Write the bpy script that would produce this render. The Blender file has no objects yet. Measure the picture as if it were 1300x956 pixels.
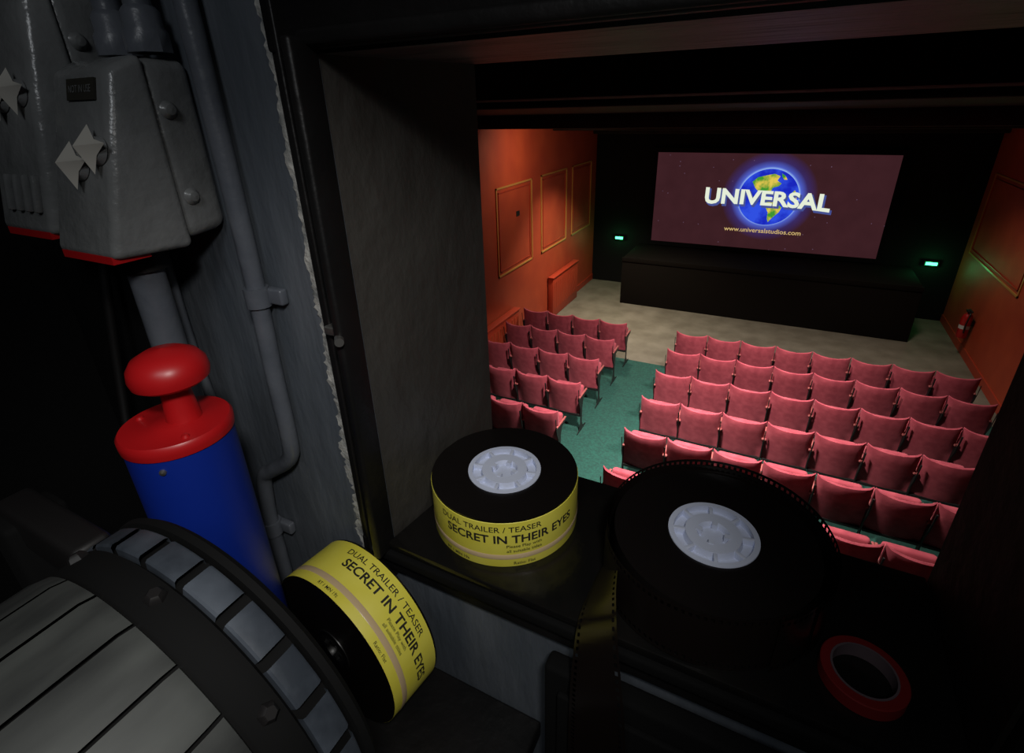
import bpy, bmesh, math, random
from mathutils import Vector, Matrix
random.seed(4)
scene = bpy.context.scene
try:
    scene.view_settings.view_transform = 'Standard'
except Exception:
    pass

# ------------------------------------------------------------------ materials
def mat(name, col, rough=0.6, metal=0.0, col2=None, nscale=8.0, bump=0.0, bscale=40.0, emit=None, estr=1.0,
        detail=6.0, spec=0.5, stretch=None, sheen=0.0):
    m = bpy.data.materials.new(name); m.use_nodes = True
    nt = m.node_tree; N = nt.nodes; L = nt.links
    p = N['Principled BSDF']
    p.inputs['Base Color'].default_value = (*col, 1)
    p.inputs['Roughness'].default_value = rough
    p.inputs['Metallic'].default_value = metal
    p.inputs['Specular IOR Level'].default_value = spec
    if sheen: 
        p.inputs['Sheen Weight'].default_value = sheen
        p.inputs['Sheen Tint'].default_value = (1,.5,.55,1)
    tc = N.new('ShaderNodeTexCoord'); mp = N.new('ShaderNodeMapping')
    L.new(tc.outputs['Object'], mp.inputs['Vector'])
    if stretch: mp.inputs['Scale'].default_value = stretch
    if col2:
        n = N.new('ShaderNodeTexNoise'); n.inputs['Scale'].default_value = nscale; n.inputs['Detail'].default_value = detail
        L.new(mp.outputs[0], n.inputs['Vector'])
        r = N.new('ShaderNodeValToRGB'); r.color_ramp.elements[0].position = 0.35; r.color_ramp.elements[1].position = 0.68
        r.color_ramp.elements[0].color = (*col, 1); r.color_ramp.elements[1].color = (*col2, 1)
        L.new(n.outputs['Fac'], r.inputs['Fac']); L.new(r.outputs[0], p.inputs['Base Color'])
    if bump:
        n2 = N.new('ShaderNodeTexNoise'); n2.inputs['Scale'].default_value = bscale; n2.inputs['Detail'].default_value = 5
        L.new(mp.outputs[0], n2.inputs['Vector'])
        b = N.new('ShaderNodeBump'); b.inputs['Strength'].default_value = bump; b.inputs['Distance'].default_value = 0.01
        L.new(n2.outputs['Fac'], b.inputs['Height']); L.new(b.outputs[0], p.inputs['Normal'])
    if emit:
        p.inputs['Emission Color'].default_value = (*emit, 1); p.inputs['Emission Strength'].default_value = estr
    return m

M = {}
M['red_wall'] = mat('red_wall_paint', (0.32,0.038,0.012), 0.6, col2=(0.39,0.055,0.016), nscale=2, bump=0.1, bscale=20)
M['red_trim'] = mat('red_gloss_trim', (0.34,0.035,0.013), 0.45)
M['gold'] = mat('gold_trim', (0.50,0.25,0.06), 0.4, 0.2)
M['black_wall'] = mat('black_wall_paint', (0.004,0.004,0.004), 0.9, bump=0.1, bscale=6, spec=.2)
M['beam'] = mat('black_beam_paint', (0.007,0.006,0.005), 0.7, col2=(0.015,0.012,0.010), nscale=5, bump=0.3, bscale=14, spec=.25)
M['stage'] = mat('black_stage_cloth', (0.005,0.0035,0.0025), 0.95, spec=.1)
M['tan'] = mat('tan_floor', (0.095,0.080,0.056), 0.8, col2=(0.150,0.130,0.098), nscale=2.2, bump=0.1, bscale=30)
M['green'] = mat('green_carpet', (0.002,0.032,0.024), 0.95, col2=(0.004,0.056,0.040), nscale=30, bump=0.3, bscale=90)
M['velvet'] = mat('crimson_velvet', (0.25,0.036,0.052), 0.9, col2=(0.36,0.062,0.082), nscale=9, bump=0.12, bscale=60, sheen=0.12, spec=.25)
M['arm'] = mat('armrest_wood', (0.26,0.065,0.06), 0.5)
M['iron'] = mat('black_iron', (0.010,0.009,0.009), 0.5, 0.2)
M['booth'] = mat('blue_grey_paint', (0.075,0.088,0.105), 0.42, col2=(0.12,0.133,0.152), nscale=7, bump=0.45, bscale=16, stretch=(2.2,2.2,0.6))
M['jamb'] = mat('weathered_grey_wood', (0.034,0.031,0.027), 0.5, col2=(0.052,0.048,0.042), nscale=5, bump=0.9, bscale=14, stretch=(2,1.2,0.8))
M['brown'] = mat('dark_brown_wood', (0.008,0.0055,0.004), 0.75, col2=(0.016,0.011,0.008), nscale=7, bump=0.5, bscale=20, spec=.2)
M['lintel'] = mat('lintel_wood', (0.055,0.05,0.045), 0.5, col2=(0.13,0.12,0.11), nscale=9, bump=0.9, bscale=25, stretch=(0.5,2,2))
M['blackgloss'] = mat('black_gloss_paint', (0.006,0.006,0.006), 0.45, col2=(0.010,0.009,0.009), nscale=9, bump=0.25, bscale=30, spec=.3)
M['sill'] = mat('black_sill_paint', (0.005,0.005,0.005), 0.22, col2=(0.009,0.008,0.007), nscale=9, bump=0.12, bscale=30, spec=.4)
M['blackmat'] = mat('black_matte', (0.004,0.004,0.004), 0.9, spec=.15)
M['plaster'] = mat('chipped_plaster', (0.55,0.54,0.50), 0.9, col2=(0.14,0.15,0.15), nscale=45, bump=0.5, bscale=80)
M['grey_cast'] = mat('grey_enamel_casting', (0.15,0.155,0.155), 0.26, col2=(0.21,0.215,0.215), nscale=12, bump=0.4, bscale=30)
M['grey_pipe'] = mat('grey_painted_conduit', (0.09,0.10,0.12), 0.33, col2=(0.13,0.14,0.16), nscale=14, bump=0.2, bscale=35)
M['knob'] = mat('cream_knob', (0.50,0.48,0.43), 0.3)
M['redp'] = mat('red_plastic', (0.46,0.008,0.010), 0.38)
M['bluep'] = mat('blue_plastic', (0.003,0.022,0.26), 0.45, bump=0.03, bscale=60)
M['steel'] = mat('steel', (0.35,0.34,0.32), 0.4, 0.9)
M['plate'] = mat('projector_plate', (0.025,0.031,0.040), 0.5, 0.0, col2=(0.075,0.088,0.108), nscale=22, bump=0.1, bscale=30)
M['panel'] = mat('projector_panel', (0.014,0.015,0.015), 0.55, 0.0, col2=(0.075,0.080,0.074), nscale=7, stretch=(3,0.8,3))
M['drum'] = mat('projector_black', (0.003,0.003,0.003), 0.8, spec=.15)
M['yellow'] = mat('yellow_label', (0.84,0.75,0.07), 0.5, col2=(0.92,0.83,0.12), nscale=20)
M['tape'] = mat('clear_tape_band', (0.70,0.52,0.30), 0.3)
M['ink'] = mat('black_ink', (0.02,0.018,0.012), 0.7)
M['hub'] = mat('white_core_plastic', (0.66,0.71,0.86), 0.4)
M['shaded_hub'] = mat('shaded_core_plastic', (0.007,0.007,0.007), 0.4)  # core coloured black for the darkness that hides the leaning roll's hub
M['film_edge'] = mat('film_strip_base', (0.010,0.007,0.006), 0.22)
M['ext_red'] = mat('extinguisher_red', (0.35,0.01,0.01), 0.3)
M['white'] = mat('white_plastic', (0.5,0.5,0.48), 0.5)
M['exit'] = mat('exit_green_light', (0.02,0.6,0.15), 0.5, emit=(0.05,1.0,0.28), estr=7)
M['redtape'] = mat('red_tape', (0.20,0.010,0.010), 0.7, spec=.2)
M['pale'] = mat('pale_core_card', (0.13,0.09,0.10), 0.7)

# wound film : fine concentric rings
m = bpy.data.materials.new('wound_film'); m.use_nodes = True
N = m.node_tree.nodes; L = m.node_tree.links; p = N['Principled BSDF']
tc = N.new('ShaderNodeTexCoord'); w = N.new('ShaderNodeTexWave'); w.wave_type='RINGS'; w.rings_direction='Z'
w.inputs['Scale'].default_value = 170; w.inputs['Distortion'].default_value = 0.6
L.new(tc.outputs['Object'], w.inputs['Vector'])
r = N.new('ShaderNodeValToRGB'); r.color_ramp.elements[0].color=(0.004,0.003,0.003,1); r.color_ramp.elements[1].color=(0.010,0.008,0.007,1)
L.new(w.outputs['Fac'], r.inputs['Fac']); L.new(r.outputs[0], p.inputs['Base Color'])
b = N.new('ShaderNodeBump'); b.inputs['Strength'].default_value=0.2; b.inputs['Distance'].default_value=0.001
L.new(w.outputs['Fac'], b.inputs['Height']); L.new(b.outputs[0], p.inputs['Normal'])
p.inputs['Roughness'].default_value = 0.30
M['film'] = m

def emis(name, col, s=1.0, col2=None, nscale=3.0):
    m = bpy.data.materials.new(name); m.use_nodes=True
    nt=m.node_tree; nt.nodes.clear()
    o=nt.nodes.new('ShaderNodeOutputMaterial'); e=nt.nodes.new('ShaderNodeEmission')
    e.inputs[0].default_value=(*col,1); e.inputs[1].default_value=s
    nt.links.new(e.outputs[0],o.inputs[0])
    if col2:
        tc=nt.nodes.new('ShaderNodeTexCoord'); n=nt.nodes.new('ShaderNodeTexNoise'); n.inputs['Scale'].default_value=nscale
        n.inputs['Detail'].default_value=5
        r=nt.nodes.new('ShaderNodeValToRGB'); r.color_ramp.elements[0].position=.42; r.color_ramp.elements[1].position=.6
        r.color_ramp.elements[0].color=(*col,1); r.color_ramp.elements[1].color=(*col2,1)
        nt.links.new(tc.outputs['Object'],n.inputs['Vector']); nt.links.new(n.outputs['Fac'],r.inputs[0]); nt.links.new(r.outputs[0],e.inputs[0])
    return m

# ------------------------------------------------------------------ mesh builder
class B:
    def __init__(s): s.v=[]; s.f=[]; s.mi=[]; s.sm=[]; s.mats=[]
    def midx(s, k):
        m=M[k]
        if m not in s.mats: s.mats.append(m)
        return s.mats.index(m)
    def add(s, vs, fs, k, smooth=False, X=None):
        o=len(s.v)
        for q in vs:
            q=Vector(q)
            if X is not None: q = X @ q
            s.v.append(q)
        ks = k if isinstance(k,(list,tuple)) else [k]*len(fs)
        for f,kk in zip(fs,ks):
            s.f.append([i+o for i in f]); s.mi.append(s.midx(kk)); s.sm.append(smooth)
    def hexa(s, c, k, X=None):  # c: 8 corners bottom(4 ccw) top(4)
        fs=[(0,3,2,1),(4,5,6,7),(0,1,5,4),(1,2,6,5),(2,3,7,6),(3,0,4,7)]
        s.add(c,fs,k,False,X)
    def box(s,x0,x1,y0,y1,z0,z1,k,X=None):
        s.hexa([(x0,y0,z0),(x1,y0,z0),(x1,y1,z0),(x0,y1,z0),(x0,y0,z1),(x1,y0,z1),(x1,y1,z1),(x0,y1,z1)],k,X)
    def bhexa(s,c,k,bev=0.005,seg=3,X=None):
        bm=bmesh.new(); vs=[bm.verts.new(q) for q in c]
        for f in [(0,3,2,1),(4,5,6,7),(0,1,5,4),(1,2,6,5),(2,3,7,6),(3,0,4,7)]: bm.faces.new([vs[i] for i in f])
        bmesh.ops.bevel(bm,geom=bm.edges[:]+bm.verts[:],offset=bev,segments=seg,profile=0.5,affect='EDGES')
        bm.verts.index_update()
        s.add([v.co.copy() for v in bm.verts],[[v.index for v in f.verts] for f in bm.faces],k,True,X); bm.free()
    def bbox(s,x0,x1,y0,y1,z0,z1,k,bev=0.005,seg=3,X=None):
        s.bhexa([(x0,y0,z0),(x1,y0,z0),(x1,y1,z0),(x0,y1,z0),(x0,y0,z1),(x1,y0,z1),(x1,y1,z1),(x0,y1,z1)],k,bev,seg,X)
    def lathe(s, prof, k, n=48, X=None, smooth=True, a0=0.0, a1=2*math.pi):
        full = abs(a1-a0-2*math.pi)<1e-6
        cols = n if full else n+1
        vs=[];fs=[]
        for i in range(cols):
            a=a0+(a1-a0)*i/n
            for (r,z) in prof: vs.append((r*math.cos(a),r*math.sin(a),z))
        P=len(prof)
        for i in range(n):
            j=(i+1)%cols
            for q in range(P-1):
                fs.append((i*P+q,j*P+q,j*P+q+1,i*P+q+1))
        s.add(vs,fs,k,smooth,X)
    def tube(s, pts, r, k, n=14, sub=6, X=None, caps=True):
        P=path(pts,sub)
        T=[]
        for i in range(len(P)):
            a=P[max(i-1,0)]; b=P[min(i+1,len(P)-1)]; T.append((b-a).normalized())
        u=T[0].orthogonal().normalized(); vs=[];fs=[]
        for i,q in enumerate(P):
            u=(u-T[i]*u.dot(T[i])).normalized(); w=T[i].cross(u)
            for j in range(n):
                a=2*math.pi*j/n; vs.append(q+(u*math.cos(a)+w*math.sin(a))*r)
        for i in range(len(P)-1):
            for j in range(n):
                fs.append((i*n+j,i*n+(j+1)%n,(i+1)*n+(j+1)%n,(i+1)*n+j))
        if caps:
            fs.append(tuple(range(n))[::-1]); fs.append(tuple((len(P)-1)*n+j for j in range(n)))
        s.add(vs,fs,k,True,X)
    def prism(s, poly, h0,h1, axis, k, X=None):
        n=len(poly); vs=[]
        for h in (h0,h1):
            for (a,b) in poly:
                vs.append({'x':(h,a,b),'y':(a,h,b),'z':(a,b,h)}[axis])
        fs=[tuple(range(n))[::-1],tuple(range(n,2*n))]+[(i,(i+1)%n,n+(i+1)%n,n+i) for i in range(n)]
        s.add(vs,fs,k,False,X)
    def text(s, txt, fn, k, width=None, cap=None, size=1.0, off=0.0, align='CENTER'):
        cu=bpy.data.curves.new('t','FONT'); cu.body=txt; cu.size=1.0; cu.align_x=align; cu.offset=off; cu.resolution_u=3
        ob=bpy.data.objects.new('t',cu); scene.collection.objects.link(ob)
        dg=bpy.context.evaluated_depsgraph_get(); me=ob.evaluated_get(dg).to_mesh()
        vs=[v.co.copy() for v in me.vertices]; fs=[tuple(f.vertices) for f in me.polygons]
        x0=min(v.x for v in vs); x1=max(v.x for v in vs)
        sx = width/(x1-x0) if width else size; sy=(cap/0.72) if cap else sx
        if align=='CENTER': vs=[fn((v.x-(x0+x1)/2)*sx, v.y*sy) for v in vs]
        else: vs=[fn((v.x-x0)*sx, v.y*sy) for v in vs]
        s.add(vs,fs,k,False)
        bpy.data.objects.remove(ob); bpy.data.curves.remove(cu)
    def ribbon(s, pts, width, k, up=Vector((0,0,1)), step=0.0035, perf=True, sub=10, X=None):
        P=path(pts,sub); Q=[P[0]]; acc=0
        for i in range(1,len(P)):
            seg=P[i]-P[i-1]; l=seg.length; d=0
            while acc+l-d>=step and l>0:
                need=step-acc; d+=need; Q.append(P[i-1]+seg*(d/l)); acc=0
                if l-d<step: break
            acc+= l-d
        vv=[0,.05,.11,.89,.95,1] if perf else [0,1]
        vs=[];fs=[];c=len(vv)
        ups = up if callable(up) else (lambda t: up)
        for i,q in enumerate(Q):
            uu=ups(i/max(1,len(Q)-1))
            for v in vv: vs.append(q+uu*(v*width))
        for i in range(len(Q)-1):
            for j in range(c-1):
                if perf and j in (1,3) and i%2: continue
                fs.append((i*c+j,(i+1)*c+j,(i+1)*c+j+1,i*c+j+1))
        s.add(vs,fs,k,True,X)
    def build(s,name,loc=(0,0,0),rot=None,world=True):
        loc=Vector(loc); me=bpy.data.meshes.new(name)
        R = rot.inverted() if rot is not None else None
        vs=[]
        for v in s.v:
            q = v-loc if world else v
            if R is not None and world: q=R@q
            vs.append(q)
        me.from_pydata(vs,[],s.f)
        for m in s.mats: me.materials.append(m)
        me.polygons.foreach_set('material_index',s.mi); me.polygons.foreach_set('use_smooth',s.sm)
        me.update()
        ob=bpy.data.objects.new(name,me); scene.collection.objects.link(ob)
        ob.location=loc
        if rot is not None: ob.rotation_euler=rot.to_euler()
        try: me.set_sharp_from_angle(angle=math.radians(40))
        except Exception: pass
        return ob

def path(pts,sub):
    P=[Vector(p) for p in pts]
    if sub<=1 or len(P)<3: return P
    out=[]
    for i in range(len(P)-1):
        p0=P[i-1] if i else P[0]*2-P[1]; p1=P[i]; p2=P[i+1]; p3=P[i+2] if i+2<len(P) else P[-1]*2-P[-2]
        for k in range(sub):
            t=k/sub
            out.append(0.5*((2*p1)+(-p0+p2)*t+(2*p0-5*p1+4*p2-p3)*t*t+(-p0+3*p1-3*p2+p3)*t**3))
    out.append(P[-1]); return out

# ------------------------------------------------------------------ camera
Xc=Vector((0.8907,0.1666,-0.4229)).normalized()
Dc=Vector((0.0311,0.9115,0.4101)); Dc=(Dc-Xc*Dc.dot(Xc)).normalized()
Yc=Xc.cross(Dc)
right=Vector((Xc.x,Yc.x,-Dc.x)); down=Vector((Xc.y,Yc.y,-Dc.y)); fwd=Vector((Xc.z,Yc.z,-Dc.z))
cd=bpy.data.cameras.new('camera'); cam=bpy.data.objects.new('camera',cd); scene.collection.objects.link(cam)
cam.matrix_world=Matrix(((right.x,-down.x,-fwd.x,0),(right.y,-down.y,-fwd.y,0),(right.z,-down.z,-fwd.z,0),(0,0,0,1)))
cd.sensor_width=36; cd.sensor_fit='HORIZONTAL'; cd.lens=660/1300*36; cd.shift_y=-45/1300; cd.clip_start=0.01; cd.clip_end=100
scene.camera=cam

# ------------------------------------------------------------------ auditorium shell
FZ=-4.57; WL=-4.55; WR=3.5; YS=13.7
YN,YF=0.40,0.62; SZ=-0.53; HZ=0.047
b=B(); b.box(WL-.2,WR+.2,YF-.22,YS+.2,FZ-.2,FZ,'tan'); b.build('floor',(0,7,FZ))
b=B(); b.box(WL+.2,WR-.03,YF+.002,9.05,FZ,FZ+.012,'green'); b.build('carpet_runner',(0,5,FZ))
def wallpanels(b,x,s,spans,z0,z1):
    t=.03
    for (y0,y1) in spans:
        xa,xb=(x,x+s*.02) if s>0 else (x-.02,x)
        for (a0,a1,c0,c1) in [(y0,y1,z1-t,z1),(y0,y1,z0,z0+t),(y0,y0+t,z0,z1),(y1-t,y1,z0,z1)]:
            b.box(xa,xb,a0,a1,c0,c1,'gold')
        q=.09; t2=.015
        for (a0,a1,c0,c1) in [(y0+q,y1-q,z1-q-t2,z1-q),(y0+q,y1-q,z0+q,z0+q+t2),(y0+q,y0+q+t2,z0+q,z1-q),(y1-q-t2,y1-q,z0+q,z1-q)]:
            b.box(min(xa,xb),max(xa,xb)-.006 if s>0 else max(xa,xb),a0,a1,c0,c1,'red_trim')
b=B(); b.box(WL-.2,WL,YF,YS+.2,FZ,.6,'red_wall'); b.build('wall_left',(WL,7,-2))
b=B(); wallpanels(b,WL,1,[(3.0,4.7),(5.2,7.4),(8.2,9.7),(10.15,11.6),(11.95,13.3)],-2.95,-1.32)
b.bbox(WL,WL+.006,9.0,9.14,-1.95,-1.85,'iron',.001,1)
b.build('trim_1',(WL,8,-2.1))
b=B(); b.box(WL,WL+.02,YF,YS,FZ,FZ+.16,'red_trim'); b.build('baseboard_left',(WL,7,FZ))
b=B(); b.box(WR,WR+.2,YF,YS+.2,FZ,.6,'red_wall'); b.build('wall_right',(WR,7,-2))
b=B(); wallpanels(b,WR,-1,[(3.2,6.3),(6.8,9.9),(10.4,13.35)],-2.95,-1.4); b.build('trim_2',(WR,8,-2.1))
b=B(); b.box(WR-.02,WR,YF,YS,FZ,FZ+.16,'red_trim'); b.build('baseboard_right',(WR,7,FZ))
b=B(); b.box(WL,WR,YS,YS+.2,FZ,.6,'black_wall'); b.build('wall_screen',(0,YS,-2))
def cz(y): return .34-.062*y
b=B(); b.hexa([(WL,YF,cz(YF)),(WR,YF,cz(YF)),(WR,YS,cz(YS)),(WL,YS,cz(YS)),(WL,YF,.9),(WR,YF,.9),(WR,YS,.9),(WL,YS,.9)],'beam'); b.build('ceiling',(0,7,.3))
for (y0,y1,zb) in [(2.4,2.7,.02),(5.0,5.4,-.035),(7.7,8.1,-.335),(10.75,11.1,-.50),(13.35,13.65,-.70)]:
    b=B(); b.bbox(WL+.001,WR-.001,y0,y1,zb,cz(y1)+.05,'beam',.02,2); b.build('ceiling_beam',(0,y0,zb))

# wall between auditorium and booth with port opening
XL0,XL1,XR=-.40,-.366,.228
b=B(); b.hexa([(WL,YN,FZ),(XL0,YN,FZ),(XL1,YF,FZ),(WL,YF,FZ),(WL,YN,.9),(XL0,YN,.9),(XL1,YF,.9),(WL,YF,.9)],['black_wall','black_wall','booth','jamb','red_wall','black_wall'])
b.build('wall_port_left',(-1,.5,0))
b=B(); b.hexa([(XR,YN,FZ),(WR,YN,FZ),(WR,YF,FZ),(XR,YF,FZ),(XR,YN,.9),(WR,YN,.9),(WR,YF,.9),(XR,YF,.9)],['black_wall','black_wall','brown','black_wall','red_wall','brown'])
b.build('wall_port_right',(1,.5,0))
b=B(); b.hexa([(XL0,YN,FZ),(XR,YN,FZ),(XR,YF,FZ),(XL1,YF,FZ),(XL0,YN,SZ-.012),(XR,YN,SZ-.012),(XR,YF,SZ-.012),(XL1,YF,SZ-.012)],['black_wall','blackgloss','booth','black_wall','red_wall','black_wall'])
b.build('wall_port_lower',(0,.5,-2))
b=B(); b.hexa([(XL0,YN,HZ),(XR,YN,HZ),(XR,YF,HZ),(XL1,YF,HZ),(XL0,YN,.9),(XR,YN,.9),(XR,YF,.9),(XL1,YF,.9)],['lintel','black_wall','blackmat','black_wall','blackmat','black_wall'])
b.build('wall_port_upper',(0,.5,.4))
# sill board
b=B(); b.bhexa([(XL0,.385,SZ-.012),(XR-.001,.385,SZ-.012),(XR-.001,YF+.004,SZ-.012),(XL1,YF+.004,SZ-.012),(XL0,.385,SZ),(XR-.001,.385,SZ),(XR-.001,YF+.004,SZ),(XL1,YF+.004,SZ)],'sill',.003,2)
b.build('window_sill',(0,.5,SZ))

# port window frame
b=B()
b.bbox(-.452,-.4,.392,.4,-.60,.12,'blackgloss',.003)
b.bbox(-.410,-.398,.366,.40,-.545,.06,'blackgloss',.004)
b.bbox(-.440,-.434,.386,.394,-.60,.12,'blackgloss',.002)
b.bbox(-.452,.30,.390,.4,-.588,-.545,'blackgloss',.003)
b.bbox(-.410,.24,.380,.40,-.560,-.5435,'blackmat',.004)
b.bbox(-.452,.40,.388,.4,.05,.42,'blackgloss',.004)
b.bbox(-.410,.24,.384,.40,.052,.066,'blackgloss',.004)
b.bbox(.232,.29,.386,.4,-.60,.12,'blackgloss',.003)
for z,x in ((-.034,-.420),(-.407,-.424),(-.56,-.43)):
    X=Matrix.Translation((x,.392,z))@Matrix.Rotation(math.radians(90),4,'X')
    b.lathe([(0,.005),(.004,.0045),(.007,.002),(.008,0)],'steel',20,X)
b.bbox(-.436,-.402,.378,.392,-.229,-.219,'steel',.002)
b.tube([(-.405,.37,-.224),(-.395,.36,-.224)],.005,'steel')
b.build('window_1',(-.4,.39,-.2))

# chipped plaster edge
b=B(); vs=[];fs=[];n=260
for i in range(n+1):
    z=-.64+1.1*i/n
    g=1.0 if z>-.2 else 1.5
    a=(random.uniform(-.0026,.0022)+.002*math.sin(i*.21)+.0012*math.sin(i*.53))*g; c=random.uniform(-.001,.001)
    vs+= [(-.4640-.0015*(g-1)*2+a,.3985,z),(-.4555+c,.3975,z)]
for i in range(n): fs.append((2*i,2*i+1,2*i+3,2*i+2))
b.add(vs,fs,'plaster'); b.build('trim_3',(-.46,.398,0))

# booth shell
b=B(); b.box(-1.12,-1.0,-1.4,YN,-1.7,.9,'black_wall'); b.build('wall_booth_left',(-1.05,-.5,-.4))
b=B(); b.box(-1.0,1.4,-1.4,YN,.75,.9,'black_wall'); b.build('ceiling_booth',(0,-.5,.8))
b=B(); b.box(-1.0,1.4,-1.4,YN,-1.8,-1.7,'black_wall'); b.build('floor_booth',(0,-.5,-1.7))
b=B(); b.bbox(-.999,-.80,.375,.399,-1.2,.6,'blackmat',.004); b.build('wall_falloff_panel',(-.9,.39,-.3))  # black panel painted in for the light falling off along the wall

# ledge under port
b=B(); b.bbox(-.72,-.18,.15,.399,-.805,-.775,'blackgloss',.004)
b.bbox(-.70,-.66,.2,.399,-.98,-.805,'blackmat',.004); b.bbox(-.24,-.20,.2,.399,-.98,-.805,'blackmat',.004)
b.build('wall_shelf',(-.45,.3,-.79))
b=B(); b.bbox(-.160,.30,.360,.386,-1.0,-.592,'blackmat',.006); b.bbox(-.14,.28,.352,.36,-.98,-.62,'blackmat',.003)
b.build('port_equipment_cabinet',(0,.34,-.8))

# ------------------------------------------------------------------ conduits
b=B()
b.tube([(-.553,.383,.75),(-.548,.383,.3),(-.543,.383,.05),(-.541,.383,-.1),(-.542,.383,-.204),(-.546,.383,-.31),(-.547,.383,-.40),(-.556,.383,-.44),(-.60,.383,-.475),(-.625,.383,-.495),(-.635,.383,-.54),(-.640,.383,-.60),(-.640,.383,-.775)],.011,'grey_pipe')
for z in (-.20,-.60,.25):
    x=-.542 if z>-.3 else -.640
    if z>.2: x=-.548
    b.tube([(x,.383,z-.012),(x,.383,z+.012)],.0145,'grey_pipe',18,1)
    b.bbox(x-.005,x+.034,.388,.3995,z-.010,z+.010,'grey_pipe',.003)
b.build('electrical_conduit',(-.55,.383,0))
b=B()
for x,y in ((-.602,.372),(-.655,.372)):
    b.tube([(x,y,.060),(x,y,.75)],.0125,'grey_pipe',18,1)
    X=Matrix.Translation((x,y,.058))
    b.lathe([(.012,.0),(.021,.0),(.021,.018),(.018,.022),(.018,.036),(.015,.040),(.012,.042)],'grey_pipe',8,X,False)
b.build('electrical_conduit',(-.63,.37,.1))
b=B()
b.tube([(-.648,.325,-.131),(-.648,.325,-.35),(-.65,.33,-.774)],.019,'grey_pipe',20)
b.lathe([(.019,-.033),(.025,-.033),(.026,-.015),(.022,-.009),(.022,-.003)],'iron',24,Matrix.Translation((-.648,.325,-.128)))
for x in (-.705,-.745,-.775):
    b.tube([(x,.378,-.14),(x,.378,-.3),(x+.02,.378,-.5),(x+.02,.378,-.774)],.009,'grey_pipe')
b.build('electrical_conduit',(-.65,.37,-.3))
b=B()
b.tube([(-.80,.36,-.14),(-.82,.33,-.35),(-.80,.30,-.5),(-.74,.30,-.6),(-.70,.33,-.773)],.006,'iron')
b.build('hanging_cable',(-.8,.33,-.4))

# ------------------------------------------------------------------ switch boxes
def switchbox(x0,x1,zt,zb,yt,yb,knobs,label,ribs):
    b=B()
    b.bhexa([(x0,.345,zb+.004),(x1,.345,zb+.004),(x1,.3995,zb+.01),(x0,.3995,zb+.01),(x0,.345,zt-.003),(x1,.345,zt-.003),(x1-.002,.3995,zt),(x0,.3995,zt)],'grey_cast',.014,4)
    # cover
    b.bhexa([(x0+.002,yb,zb),(x1-.002,yb,zb),(x1+.003,.35,zb-.003),(x0-.003,.35,zb-.003),(x0+.008,yt,zt-.012),(x1-.008,yt,zt-.012),(x1+.003,.35,zt+.002),(x0-.003,.35,zt+.002)],'grey_cast',.008,4)
    b.box(x0+.01,x1-.01,yb+.002,yb+.04,zb-.005,zb+.003,'redp')
    import math as m_
    sl=(yb-yt)/((zb)-(zt-.012))
    ang=m_.atan(sl)
    def fy(z): return yt+(z-(zt-.012))*sl
    for (kx,kz) in knobs:
        X=Matrix.Translation((kx,fy(kz)-.001,kz))@Matrix.Rotation(m_.radians(90)-ang,4,'X')
        b.lathe([(0,.006),(.012,.006),(.014,0)],'grey_cast',24,X)
        vs=[(0,0,.022)]
        for i in range(8):
            a=i*m_.pi/4+.25; rr=.024 if i%2==0 else .011
            vs.append((rr*m_.cos(a),rr*m_.sin(a),.007))
        vs.append((0,0,.003))
        fs=[(0,1+i,1+(i+1)%8) for i in range(8)]+[(9,1+(i+1)%8,1+i) for i in range(8)]
        b.add(vs,fs,'knob',False,X)
    for (lx0,lx1,lz) in label:
        X=Matrix.Translation(((lx0+lx1)/2,fy(lz)-.001,lz))@Matrix.Rotation(m_.radians(90)-ang,4,'X')
        w=(lx1-lx0)/2
        b.box(-w,w,-.010,.010,-.001,.0015,'ink',X)
        b.text('NOT IN USE',lambda x,y,X=X:X@Vector((x,y-.003,.002)),'grey_cast',width=w*1.6,cap=.007)
    for (rx,rz) in ribs:
        X=Matrix.Translation((rx,fy(rz)-.001,rz))@Matrix.Rotation(m_.radians(90)-ang,4,'X')
        b.bbox(-.004,.004,-.02,.02,-.002,.006,'grey_cast',.0025,2,X)
    for sx,sz in ((x1+.001,zt-.05),(x1+.001,zb+.05)):
        X=Matrix.Translation((sx,.362,sz))@Matrix.Rotation(m_.radians(90),4,'Y')
        b.lathe([(0,.006),(.005,.005),(.008,.001),(.009,0)],'grey_cast',20,X)
    return b.build('electrical_switch_box',((x0+x1)/2,.34,(zt+zb)/2))
switchbox(-.697,-.583,.055,-.132,.318,.268,[(-.603,-.030),(-.636,-.045)],[(-.655,-.606,.025)],[])
switchbox(-.825,-.708,.125,-.118,.325,.275,[(-.735,.025),(-.775,.02)],[],[(-.725,-.075),(-.745,-.075),(-.765,-.075),(-.785,-.075)])

# ------------------------------------------------------------------ blue canister with red plunger
b=B(); X=Matrix.Translation((-.514,.24,0)); X2=Matrix.Translation((-.5115,.248,0))
b.lathe([(0,-.7745),(.049,-.7745),(.050,-.77),(.050,-.335),(.050,-.292),(0,-.292)],'bluep',64,X)
b.lathe([(.049,-.2975),(.0515,-.2965),(.0520,-.292),(.0520,-.2855),(.0498,-.2825),(.022,-.2825),(.020,-.281),(0,-.281)],'redp',64,X)
b.lathe([(.0165,-.283),(.0145,-.262),(.0125,-.240),(.0,-.240)],'redp',32,X2)
b.lathe([(0,-.241),(.029,-.241),(.0345,-.237),(.0360,-.230),(.0345,-.221),(.029,-.213),(.018,-.207),(0,-.204)],'redp',48,X2)
for a in (-20,200):
    b.lathe([(0,.003),(.003,.0025),(.004,0)],'redp',16,X@Matrix.Translation((.040*math.cos(math.radians(a)),.040*math.sin(math.radians(a)),-.2825)))
a=math.radians(-52)
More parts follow.
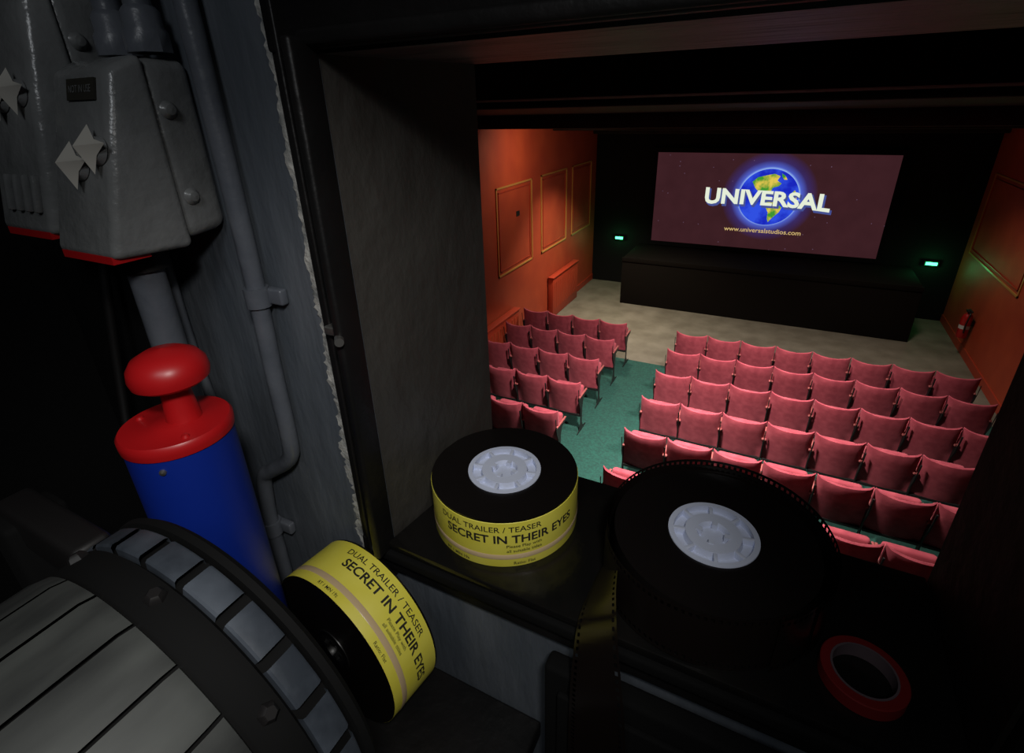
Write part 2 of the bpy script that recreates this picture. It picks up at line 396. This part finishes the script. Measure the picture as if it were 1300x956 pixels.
b.lathe([(0,.003),(.003,.002),(.0035,0)],'steel',16,X@Matrix.Translation((.0495*math.cos(a),.0495*math.sin(a),-.309))@Matrix.Rotation(a,4,'Z')@Matrix.Rotation(math.radians(90),4,'Y'))
b.build('plunger_canister',(-.514,.24,-.775))

# ------------------------------------------------------------------ film rolls
def roll(b,X,R,rc,h,label=True,ang0=0.0,hub='hub'):
    b.lathe([(rc,0),(R,0),(R,h)] ,'film',96,X)
    b.lathe([(R,h),(rc+.0,h)],'film',96,X)
    # core
    z=h+.0012
    b.lathe([(rc-.006,h-.010),(rc-.006,z),(rc,z),(rc+.0003,h-.001)],hub,64,X)
    b.lathe([(0.0,h-.006),(.016,h-.006),(.016,h-.003),(.018,z),(.031,z),(.033,h-.007),(rc-.006,h-.007)],hub,64,X)
    for i in range(8):
        a=i*math.pi/4+.2
        b.bbox(.030,rc-.004,-.0022,.0022,h-.010,z-.0003,hub,.0008,2,X@Matrix.Rotation(a,4,'Z'))
    for i in range(4):
        a=i*math.pi/2
        b.box(.012,.019,-.003,.003,h-.010,z+.0006,hub,X@Matrix.Rotation(a,4,'Z'))
    if label:
        b.lathe([(R+.0006,.0005),(R+.0008,.001),(R+.0008,h-.003),(R+.0002,h-.0025)],'yellow',120,X)
        b.lathe([(R+.0012,.013),(R+.0014,.0135),(R+.0014,.0205),(R+.0012,.021)],'tape',120,X)
        def cyl(zb,a0):
            return lambda x,y: X@Vector(((R+.0016)*math.cos(a0+x/R),(R+.0016)*math.sin(a0+x/R),zb+y))
        b.text('DUAL TRAILER / TEASER',cyl(.0575,ang0-.20),'ink',width=.135*R/.1,cap=.0085,off=.006)
        b.text('SECRET IN THEIR EYES',cyl(.0400,ang0+.10),'ink',width=.178*R/.1,cap=.0125,off=.022)
        b.text('Please Play with',cyl(.0325,ang0+.25),'ink',width=.045,cap=.0046,off=.004)
        b.text('all suitable titles',cyl(.0250,ang0+.25),'ink',width=.045,cap=.0046,off=.004)
        b.text('RT 1 MIN 19s',cyl(.0045,ang0-.65),'ink',width=.036,cap=.0048,off=.004)
        b.text('Ratio: Flat',cyl(.0045,ang0+.25),'ink',width=.028,cap=.0048,off=.004)
H=.074
b=B(); X1=Matrix.Translation((-.283,.507,SZ)); roll(b,X1,.10,.050,H,True,math.radians(-63)); b.build('film_roll',(-.283,.507,SZ))
# leaning roll on ledge
th=math.radians(8); bk=Vector((math.sin(th),math.cos(th),0)); up=Vector((0,0,1)); ex=up; ey=bk.cross(ex)
R3=Matrix((ex,ey,bk)).transposed()
c3=Vector((-.4286,.374,-.659))-bk*(H+.003)
X3=Matrix.Translation(c3)@R3.to_4x4()
b=B(); roll(b,X3,.1145,.050,H+.003,True,math.radians(42))
X3f=X3@Matrix.Translation((0,0,H))@Matrix.Rotation(math.pi,4,'X')
roll(b,X3f,.1140,.030,H-.0005,False,0,'shaded_hub')
b.build('film_roll',c3,R3)
# roll with loose film
c2=Vector((-.010,.506,SZ))
b=B(); roll(b,Matrix.Translation(c2),.112,.050,H,False)
def ringpts(rr,ph,a0,a1,n,dz=0,cx=0,cy=0,wob=.003):
    o=[]
    for i in range(n+1):
        a=a0+(a1-a0)*i/n
        r_=rr(i/n) if callable(rr) else rr
        o.append((c2.x+cx+(r_+wob*math.sin(2*a+ph))*math.cos(a),c2.y+cy+(r_+wob*math.sin(2*a+ph))*math.sin(a)*.98,SZ+.001+dz*math.sin(math.pi*i/n)))
    return o
b.ribbon(ringpts(lambda t:.115+.006*t,0,2.6,2.6-5.4,26,.004),H,'film_edge')
b.ribbon(ringpts(lambda t:.119+.006*math.sin(3.14*t),1,3.6,-.5,24,.016,.003,-.002),H,'film_edge')
b.ribbon(ringpts(lambda t:.117+.004*math.sin(3.14*t),2,3.3,-.9,24,.009,.0,-.002,.002),H,'film_edge')
# tail hanging over the sill edge
b.ribbon([(-.118,.52,SZ+.002),(-.128,.47,SZ+.002),(-.130,.425,SZ+.001),(-.128,.385,SZ+.005),(-.124,.358,SZ-.03),(-.122,.346,SZ-.10),(-.120,.344,SZ-.30)],H*.95,'film_edge',up=lambda t: Vector((.25+.6*t,-.25*(1-t),.9*(1-min(1,t*1.6)))).normalized())
b.build('film_roll',c2)
b=B(); X=Matrix.Translation((.146,.446,SZ+.0005))
b.lathe([(.029,0),(.037,0),(.038,.001),(.038,.015),(.037,.016),(.029,.016),(.029,0)],'redtape',64,X)
b.lathe([(.0272,0),(.0292,0),(.0292,.0165),(.0272,.0165),(.0272,0)],'pale',64,X)
b.build('adhesive_tape_roll',(.146,.446,SZ))

# ------------------------------------------------------------------ projector drum
PX,PZ=-.342,-.420
b=B(); X=Matrix.Translation((PX,0,PZ))@Matrix.Rotation(math.radians(-90),4,'X')   # local z -> +Y
b.lathe([(0,-.16),(.12,-.16),(.140,-.14),(.142,.088),(.147,.094),(.147,.110),(.141,.113),(.141,.136),(.149,.137),(.150,.142),(.146,.146),(.10,.148),(0,.148)],'drum',96,X)
nP=24
for i in range(nP):
    a0=2*math.pi*i/nP; a1=a0+2*math.pi/nP*.80
    b.lathe([(.1405,.113),(.147,.1135),(.1485,.115),(.1485,.132),(.147,.134),(.1405,.135)],'plate',6,X,True,a0,a1)
nP=24
for i in range(nP):
    a0=2*math.pi*i/nP; a1=a0+2*math.pi/nP*.93
    b.lathe([(.1405,-.138),(.1445,-.136),(.1465,-.130),(.1490,.075),(.147,.084),(.1415,.086)],'panel',8,X,True,a0,a1)
for i in range(9):
    a=2*math.pi*(i+.3)/9
    b.lathe([(0,.006),(.004,.006),(.006,.004),(.007,0)],'iron',6,Matrix.Translation((PX,.101,PZ))@Matrix.Rotation(a,4,'Y')@Matrix.Translation((0,0,.146)),False)
b.bbox(-.40,-.26,-.12,.12,-1.7,-.54,'blackmat',.01)
b.bbox(-.60,-.46,.11,.14,-.36,-.318,'iron',.006); b.bbox(-.60,-.56,.10,.15,-1.7,-.33,'blackmat',.006)
b.build('film_projector',(PX,0,PZ))

# ------------------------------------------------------------------ cinema seats
def seatmesh():
    b=B(); W=.256; nu=14
    # back: section loop swept along x
    def sec(u):
        zt=.842+.034*abs(u)**2.2; zb=.27
        fy=.045*u*u
        pts=[]
        prof=[(0,.0),( .0,.25),(0,.5),(0,.75),(0,.92),(.012,.985),(.030,1.0),(.048,.985),(.062,.92),(.068,.7),(.07,.45),(.062,.2),(.05,.0)]
        for (d,t) in prof:
            z=zb+(zt-zb)*t; y=-.03+.14*(1-t)+fy+d
            pts.append((u*W,y,z))
        return pts
    vs=[];fs=[];P=13
    for i in range(nu+1):
        u=-1+2*i/nu
        s=sec(u)
        if i in(0,nu):
            cy=sum(q[1] for q in s)/P
            s=[(q[0]*1.0,q[1]*.6+ cy*.4,q[2]) for q in s]
        vs+=s
    for i in range(nu):
        for j in range(P):
            fs.append((i*P+j,i*P+(j+1)%P,(i+1)*P+(j+1)%P,(i+1)*P+j))
    fs.append(tuple(range(P))); fs.append(tuple(nu*P+j for j in range(P))[::-1])
    b.add(vs,fs,'velvet',True)
    # tipped up seat pad
    X=Matrix.Translation((0,.19,.30))@Matrix.Rotation(math.radians(-14),4,'X')
    b.bbox(-.22,.22,-.0,.10,0,.40,'velvet',.035,4,X)
    b.bbox(-.2,.2,.095,.112,.03,.36,'iron',.005,2,X)
    # standards
    poly=[(-.02,0),(.34,0),(.34,.025),(.22,.05),(.17,.14),(.17,.42),(.21,.54),(.36,.57),(.36,.595),(.02,.60),(-.005,.78),(-.025,.78),(.03,.52),(.09,.40),(.10,.14),(.06,.05),(-.02,.025)]
    for x in (-.2635,.2575):
        b.prism([(p[0],p[1]) for p in poly],x,x+.006,'x','iron')
        b.bbox(x-.0 if x<0 else x-.022,x+.028 if x<0 else x+.006,.05,.37,.594,.622,'arm',.009,3)
    b.box(-.25,.25,.10,.13,.26,.29,'iron')
    return b
sb=seatmesh(); s0=sb.build('cinema_seat',(0,0,0)); sme=s0.data
rows=[8.70,7.92,7.09,6.25,5.39,4.55,3.72]
first=True
def place(x,y):
    global first
    if first: ob=s0; first=False
    else:
        ob=bpy.data.objects.new('cinema_seat',sme); scene.collection.objects.link(ob)
    ob.location=(x,y,FZ+.0125)
p=.5285
for ri,y in enumerate(rows):
    for i in range(8): place(-1.32+p*(i+.5),y)
    for i in range(4): place(-2.2-p*(i+.5),y)

# ------------------------------------------------------------------ stage, screen
b=B(); b.bbox(-3.27,2.68,12.1,YS-.002,FZ,-3.42,'stage',.015,2)
b.bbox(-3.27,2.68,12.08,12.12,-3.5,-3.40,'stage',.005,2)
b.build('stage_platform',(-.3,12.8,FZ))
sx,sz,sy=-.475,-2.215,13.62; SW,SH=4.95,2.17
# screen material: projected picture (maroon field, blue halo, faint stars)
m=bpy.data.materials.new('projected_picture'); m.use_nodes=True; nt=m.node_tree; nt.nodes.clear(); N=nt.nodes; L=nt.links
o=N.new('ShaderNodeOutputMaterial'); e=N.new('ShaderNodeEmission'); L.new(e.outputs[0],o.inputs[0])
tc=N.new('ShaderNodeTexCoord'); mp=N.new('ShaderNodeMapping'); mp.inputs['Location'].default_value=(-.11,0,-.14)
L.new(tc.outputs['Object'],mp.inputs['Vector'])
ln=N.new('ShaderNodeVectorMath'); ln.operation='LENGTH'; L.new(mp.outputs[0],ln.inputs[0])
r=N.new('ShaderNodeValToRGB'); L.new(ln.outputs['Value'],r.inputs['Fac'])
cr=r.color_ramp; base=(.046,.0145,.018,1)
cr.elements[0].position=.62; cr.elements[0].color=(.35,.55,1,1)
cr.elements[1].position=1.0; cr.elements[1].color=base
q=cr.elements.new(.67); q.color=(.08,.12,.60,1); q=cr.elements.new(.80); q.color=(.045,.025,.13,1)
no=N.new('ShaderNodeTexNoise'); no.inputs['Scale'].default_value=2.2; L.new(tc.outputs['Object'],no.inputs['Vector'])
mx=N.new('ShaderNodeMix'); mx.data_type='RGBA'; mx.blend_type='MULTIPLY'; mx.inputs['Factor'].default_value=.35
L.new(r.outputs[0],mx.inputs['A']); L.new(no.outputs['Fac'],mx.inputs['B'])
vo=N.new('ShaderNodeTexVoronoi'); vo.inputs['Scale'].default_value=5.5; L.new(tc.outputs['Object'],vo.inputs['Vector'])
lt=N.new('ShaderNodeMath'); lt.operation='LESS_THAN'; lt.inputs[1].default_value=.06; L.new(vo.outputs['Distance'],lt.inputs[0])
ad=N.new('ShaderNodeMix'); ad.data_type='RGBA'; ad.blend_type='ADD'; L.new(lt.outputs[0],ad.inputs['Factor'])
L.new(mx.outputs['Result'],ad.inputs['A']); ad.inputs['B'].default_value=(.07,.05,.09,1)
L.new(ad.outputs['Result'],e.inputs[0]); e.inputs[1].default_value=1.1
M['picture']=m
M['ocean']=emis('globe_ocean',(.01,.02,.50),1,(.03,.08,.75),2.5)
M['land']=emis('globe_land',(.05,.30,.03),1,(.75,.55,.08),5)
M['titlew']=emis('title_white',(.78,.84,.68),1)
M['titlesh']=emis('title_shade',(.06,.08,.28),1)
M['urly']=emis('caption_yellow',(.62,.44,.17),1)
b=B()
b.add([(-SW/2,0,-SH/2),(SW/2,0,-SH/2),(SW/2,0,SH/2),(-SW/2,0,SH/2)],[(0,1,2,3)],'picture')
fb=.10
b.box(-SW/2-fb,SW/2+fb,.002,.06,-SH/2-fb,SH/2+fb,'blackmat')
for (a,c,d,f) in [(-SW/2-fb,-SW/2,-SH/2-fb,SH/2+fb),(SW/2,SW/2+fb,-SH/2-fb,SH/2+fb)]:
    b.box(a,c,-.03,.01,d,f,'blackmat')
b.box(-SW/2,SW/2,-.03,.01,SH/2,SH/2+fb,'blackmat'); b.box(-SW/2,SW/2,-.03,.01,-SH/2-fb,-SH/2,'blackmat')
gx,gz,gr=.11,.13,.63
b.add([(gx+gr*math.cos(a*math.pi/32),-.002,gz+gr*math.sin(a*math.pi/32)) for a in range(64)],[tuple(range(64))],'ocean')
NA=[(-.62,.55),(-.45,.72),(-.15,.80),(.1,.86),(.3,.78),(.22,.62),(.38,.52),(.30,.42),(.12,.36),(.06,.22),(.02,.14),(-.08,.18),(-.2,.12),(-.16,.0),(-.04,-.06),(.0,-.12),(-.12,-.08),(-.28,.04),(-.36,.2),(-.5,.34)]
SA=[(.02,-.12),(.18,-.10),(.34,-.20),(.52,-.34),(.46,-.52),(.34,-.66),(.22,-.80),(.14,-.92),(.08,-.78),(.08,-.56),(-.02,-.38),(-.06,-.24)]
GL=[(.34,.88),(.46,.80),(.55,.66),(.44,.66),(.36,.76)]
AF=[(.86,.30),(.93,.18),(.97,.0),(.9,.02),(.82,.12),(.80,.24)]
for poly in (NA,SA,GL,AF):
    b.add([(gx+gr*x*.97,-.004,gz+gr*z*.97) for x,z in poly],[tuple(range(len(poly)))],'land')
def arc(dx,dy,dz,yy):
    def f(x,y):
        k=1+.16*(x/1.3)**2
        return Vector((gx-.05+x+dx,yy,gz-.17+dz+y*k-.05*(x/1.3)**2-.02*x))
    return f
b.text('UNIVERSAL',arc(.035,0,-.045,-.006),'titlesh',width=2.68,cap=.33,off=.05)
b.text('UNIVERSAL',arc(0,0,0,-.008),'titlew',width=2.66,cap=.32,off=.035)
b.text('www.universalstudios.com',lambda x,y:Vector((.09+x,-.004,-.69+y)),'urly',width=1.66,cap=.105,off=.01)
b.build('cinema_screen',(sx,sy,sz),world=False)

# exit signs
for x,z in ((-3.8,-3.31),(3.0,-3.30)):
    b=B(); b.bbox(x-.13,x+.13,13.60,13.70,z-.055,z+.055,'iron',.008,2); b.box(x-.10,x+.10,13.595,13.601,z-.03,z+.03,'exit')
    b.build('exit_sign',(x,13.65,z))
    ld=bpy.data.lights.new('exit_glow','POINT'); ld.color=(.1,1,.35); ld.energy=3.0; ld.shadow_soft_size=.05
    lo=bpy.data.objects.new('exit_sign_lamp',ld); scene.collection.objects.link(lo); lo.location=(x,13.45,z)
# fire extinguisher
b=B(); X=Matrix.Translation((3.38,11.8,0))
b.lathe([(0,-4.20),(.075,-4.20),(.085,-4.18),(.085,-3.82),(.07,-3.76),(.03,-3.72),(.025,-3.70),(0,-3.70)],'ext_red',32,X)
b.lathe([(.0862,-4.02),(.0862,-3.95)],'white',32,X)
b.bbox(3.34,3.42,11.74,11.86,-3.70,-3.66,'iron',.008); b.bbox(3.365,3.395,11.62,11.80,-3.655,-3.635,'iron',.005)
b.tube([(3.38,11.74,-3.68),(3.37,11.66,-3.72),(3.36,11.68,-3.9),(3.37,11.7,-4.08)],.014,'iron')
b.bbox(3.45,3.4995,11.75,11.85,-3.95,-3.85,'iron',.005)
b.build('fire_extinguisher',(3.38,11.8,-4.2))
# radiator covers
for (y0,y1,zt) in ((10.5,12.1,-3.62),(6.9,8.75,-3.74)):
    b=B(); b.bbox(WL+.021,WL+.15,y0,y1,FZ+.001,zt,'red_trim',.01,2)
    n=int((y1-y0)/.12)
    for i in range(n): b.box(WL+.148,WL+.156,y0+.08+i*.12,y0+.12+i*.12,FZ+.2,zt-.12,'red_wall')
    b.bbox(WL+.021,WL+.17,y0-.02,y1+.02,zt,zt+.03,'red_trim',.008,2)
    b.build('radiator_cover',(WL+.1,y0,FZ))

# ------------------------------------------------------------------ lights
def area(name,loc,tgt,size,power,col,spread=180,sy=None):
    ld=bpy.data.lights.new(name,'AREA'); ld.energy=power; ld.color=col; ld.size=size; ld.spread=math.radians(spread)
    if sy: ld.shape='RECTANGLE'; ld.size_y=sy
    o=bpy.data.objects.new(name,ld); scene.collection.objects.link(o); o.location=loc
    d=Vector(tgt)-Vector(loc); o.rotation_euler=d.to_track_quat('-Z','Y').to_euler(); return o
def spot(name,loc,tgt,power,col,ang,blend=1.0,size=.05):
    ld=bpy.data.lights.new(name,'SPOT'); ld.energy=power; ld.color=col; ld.spot_size=math.radians(ang); ld.spot_blend=blend; ld.shadow_soft_size=size
    o=bpy.data.objects.new(name,ld); scene.collection.objects.link(o); o.location=loc
    d=Vector(tgt)-Vector(loc); o.rotation_euler=d.to_track_quat('-Z','Y').to_euler(); return o
area('ceiling_lamp_rear',(-.9,4.7,-.12),(-.9,5.8,-4.5),.35,210,(1,.90,.84),95)
area('ceiling_lamp_middle',(.3,7.0,-.25),(.0,7.7,-4.5),.35,100,(1,.90,.84),105)
area('ceiling_lamp_front',(-3.0,10.2,-.45),(-3.1,10.6,-4.5),.4,80,(1,.92,.74),100)
area('ceiling_lamp_side',(1.8,10.3,-.45),(1.8,10.8,-4.5),.5,20,(1,.90,.75),110)
area('wall_washer',(-3.3,8.6,-.45),(-4.6,9.4,-1.6),.4,15,(1,.80,.55),150)
# booth lamps and added lintel fill
spot('booth_work_lamp',(.15,-.12,.35),(-.42,.37,-.50),20,(1,.98,.95),58)
area('booth_ceiling_lamp',(.0,-.55,.65),(-.5,.4,-.1),.30,2.3,(.92,.96,1))
spot('lintel_fill_light',(.32,-.12,-.22),(-.10,.52,.05),1.6,(1,.93,.85),45)  # added fill spot, no real fixture: brightens the lintel underside
wd=bpy.data.worlds.new('world'); scene.world=wd; wd.use_nodes=True
wd.node_tree.nodes['Background'].inputs[0].default_value=(.5,.55,.6,1); wd.node_tree.nodes['Background'].inputs[1].default_value=.003
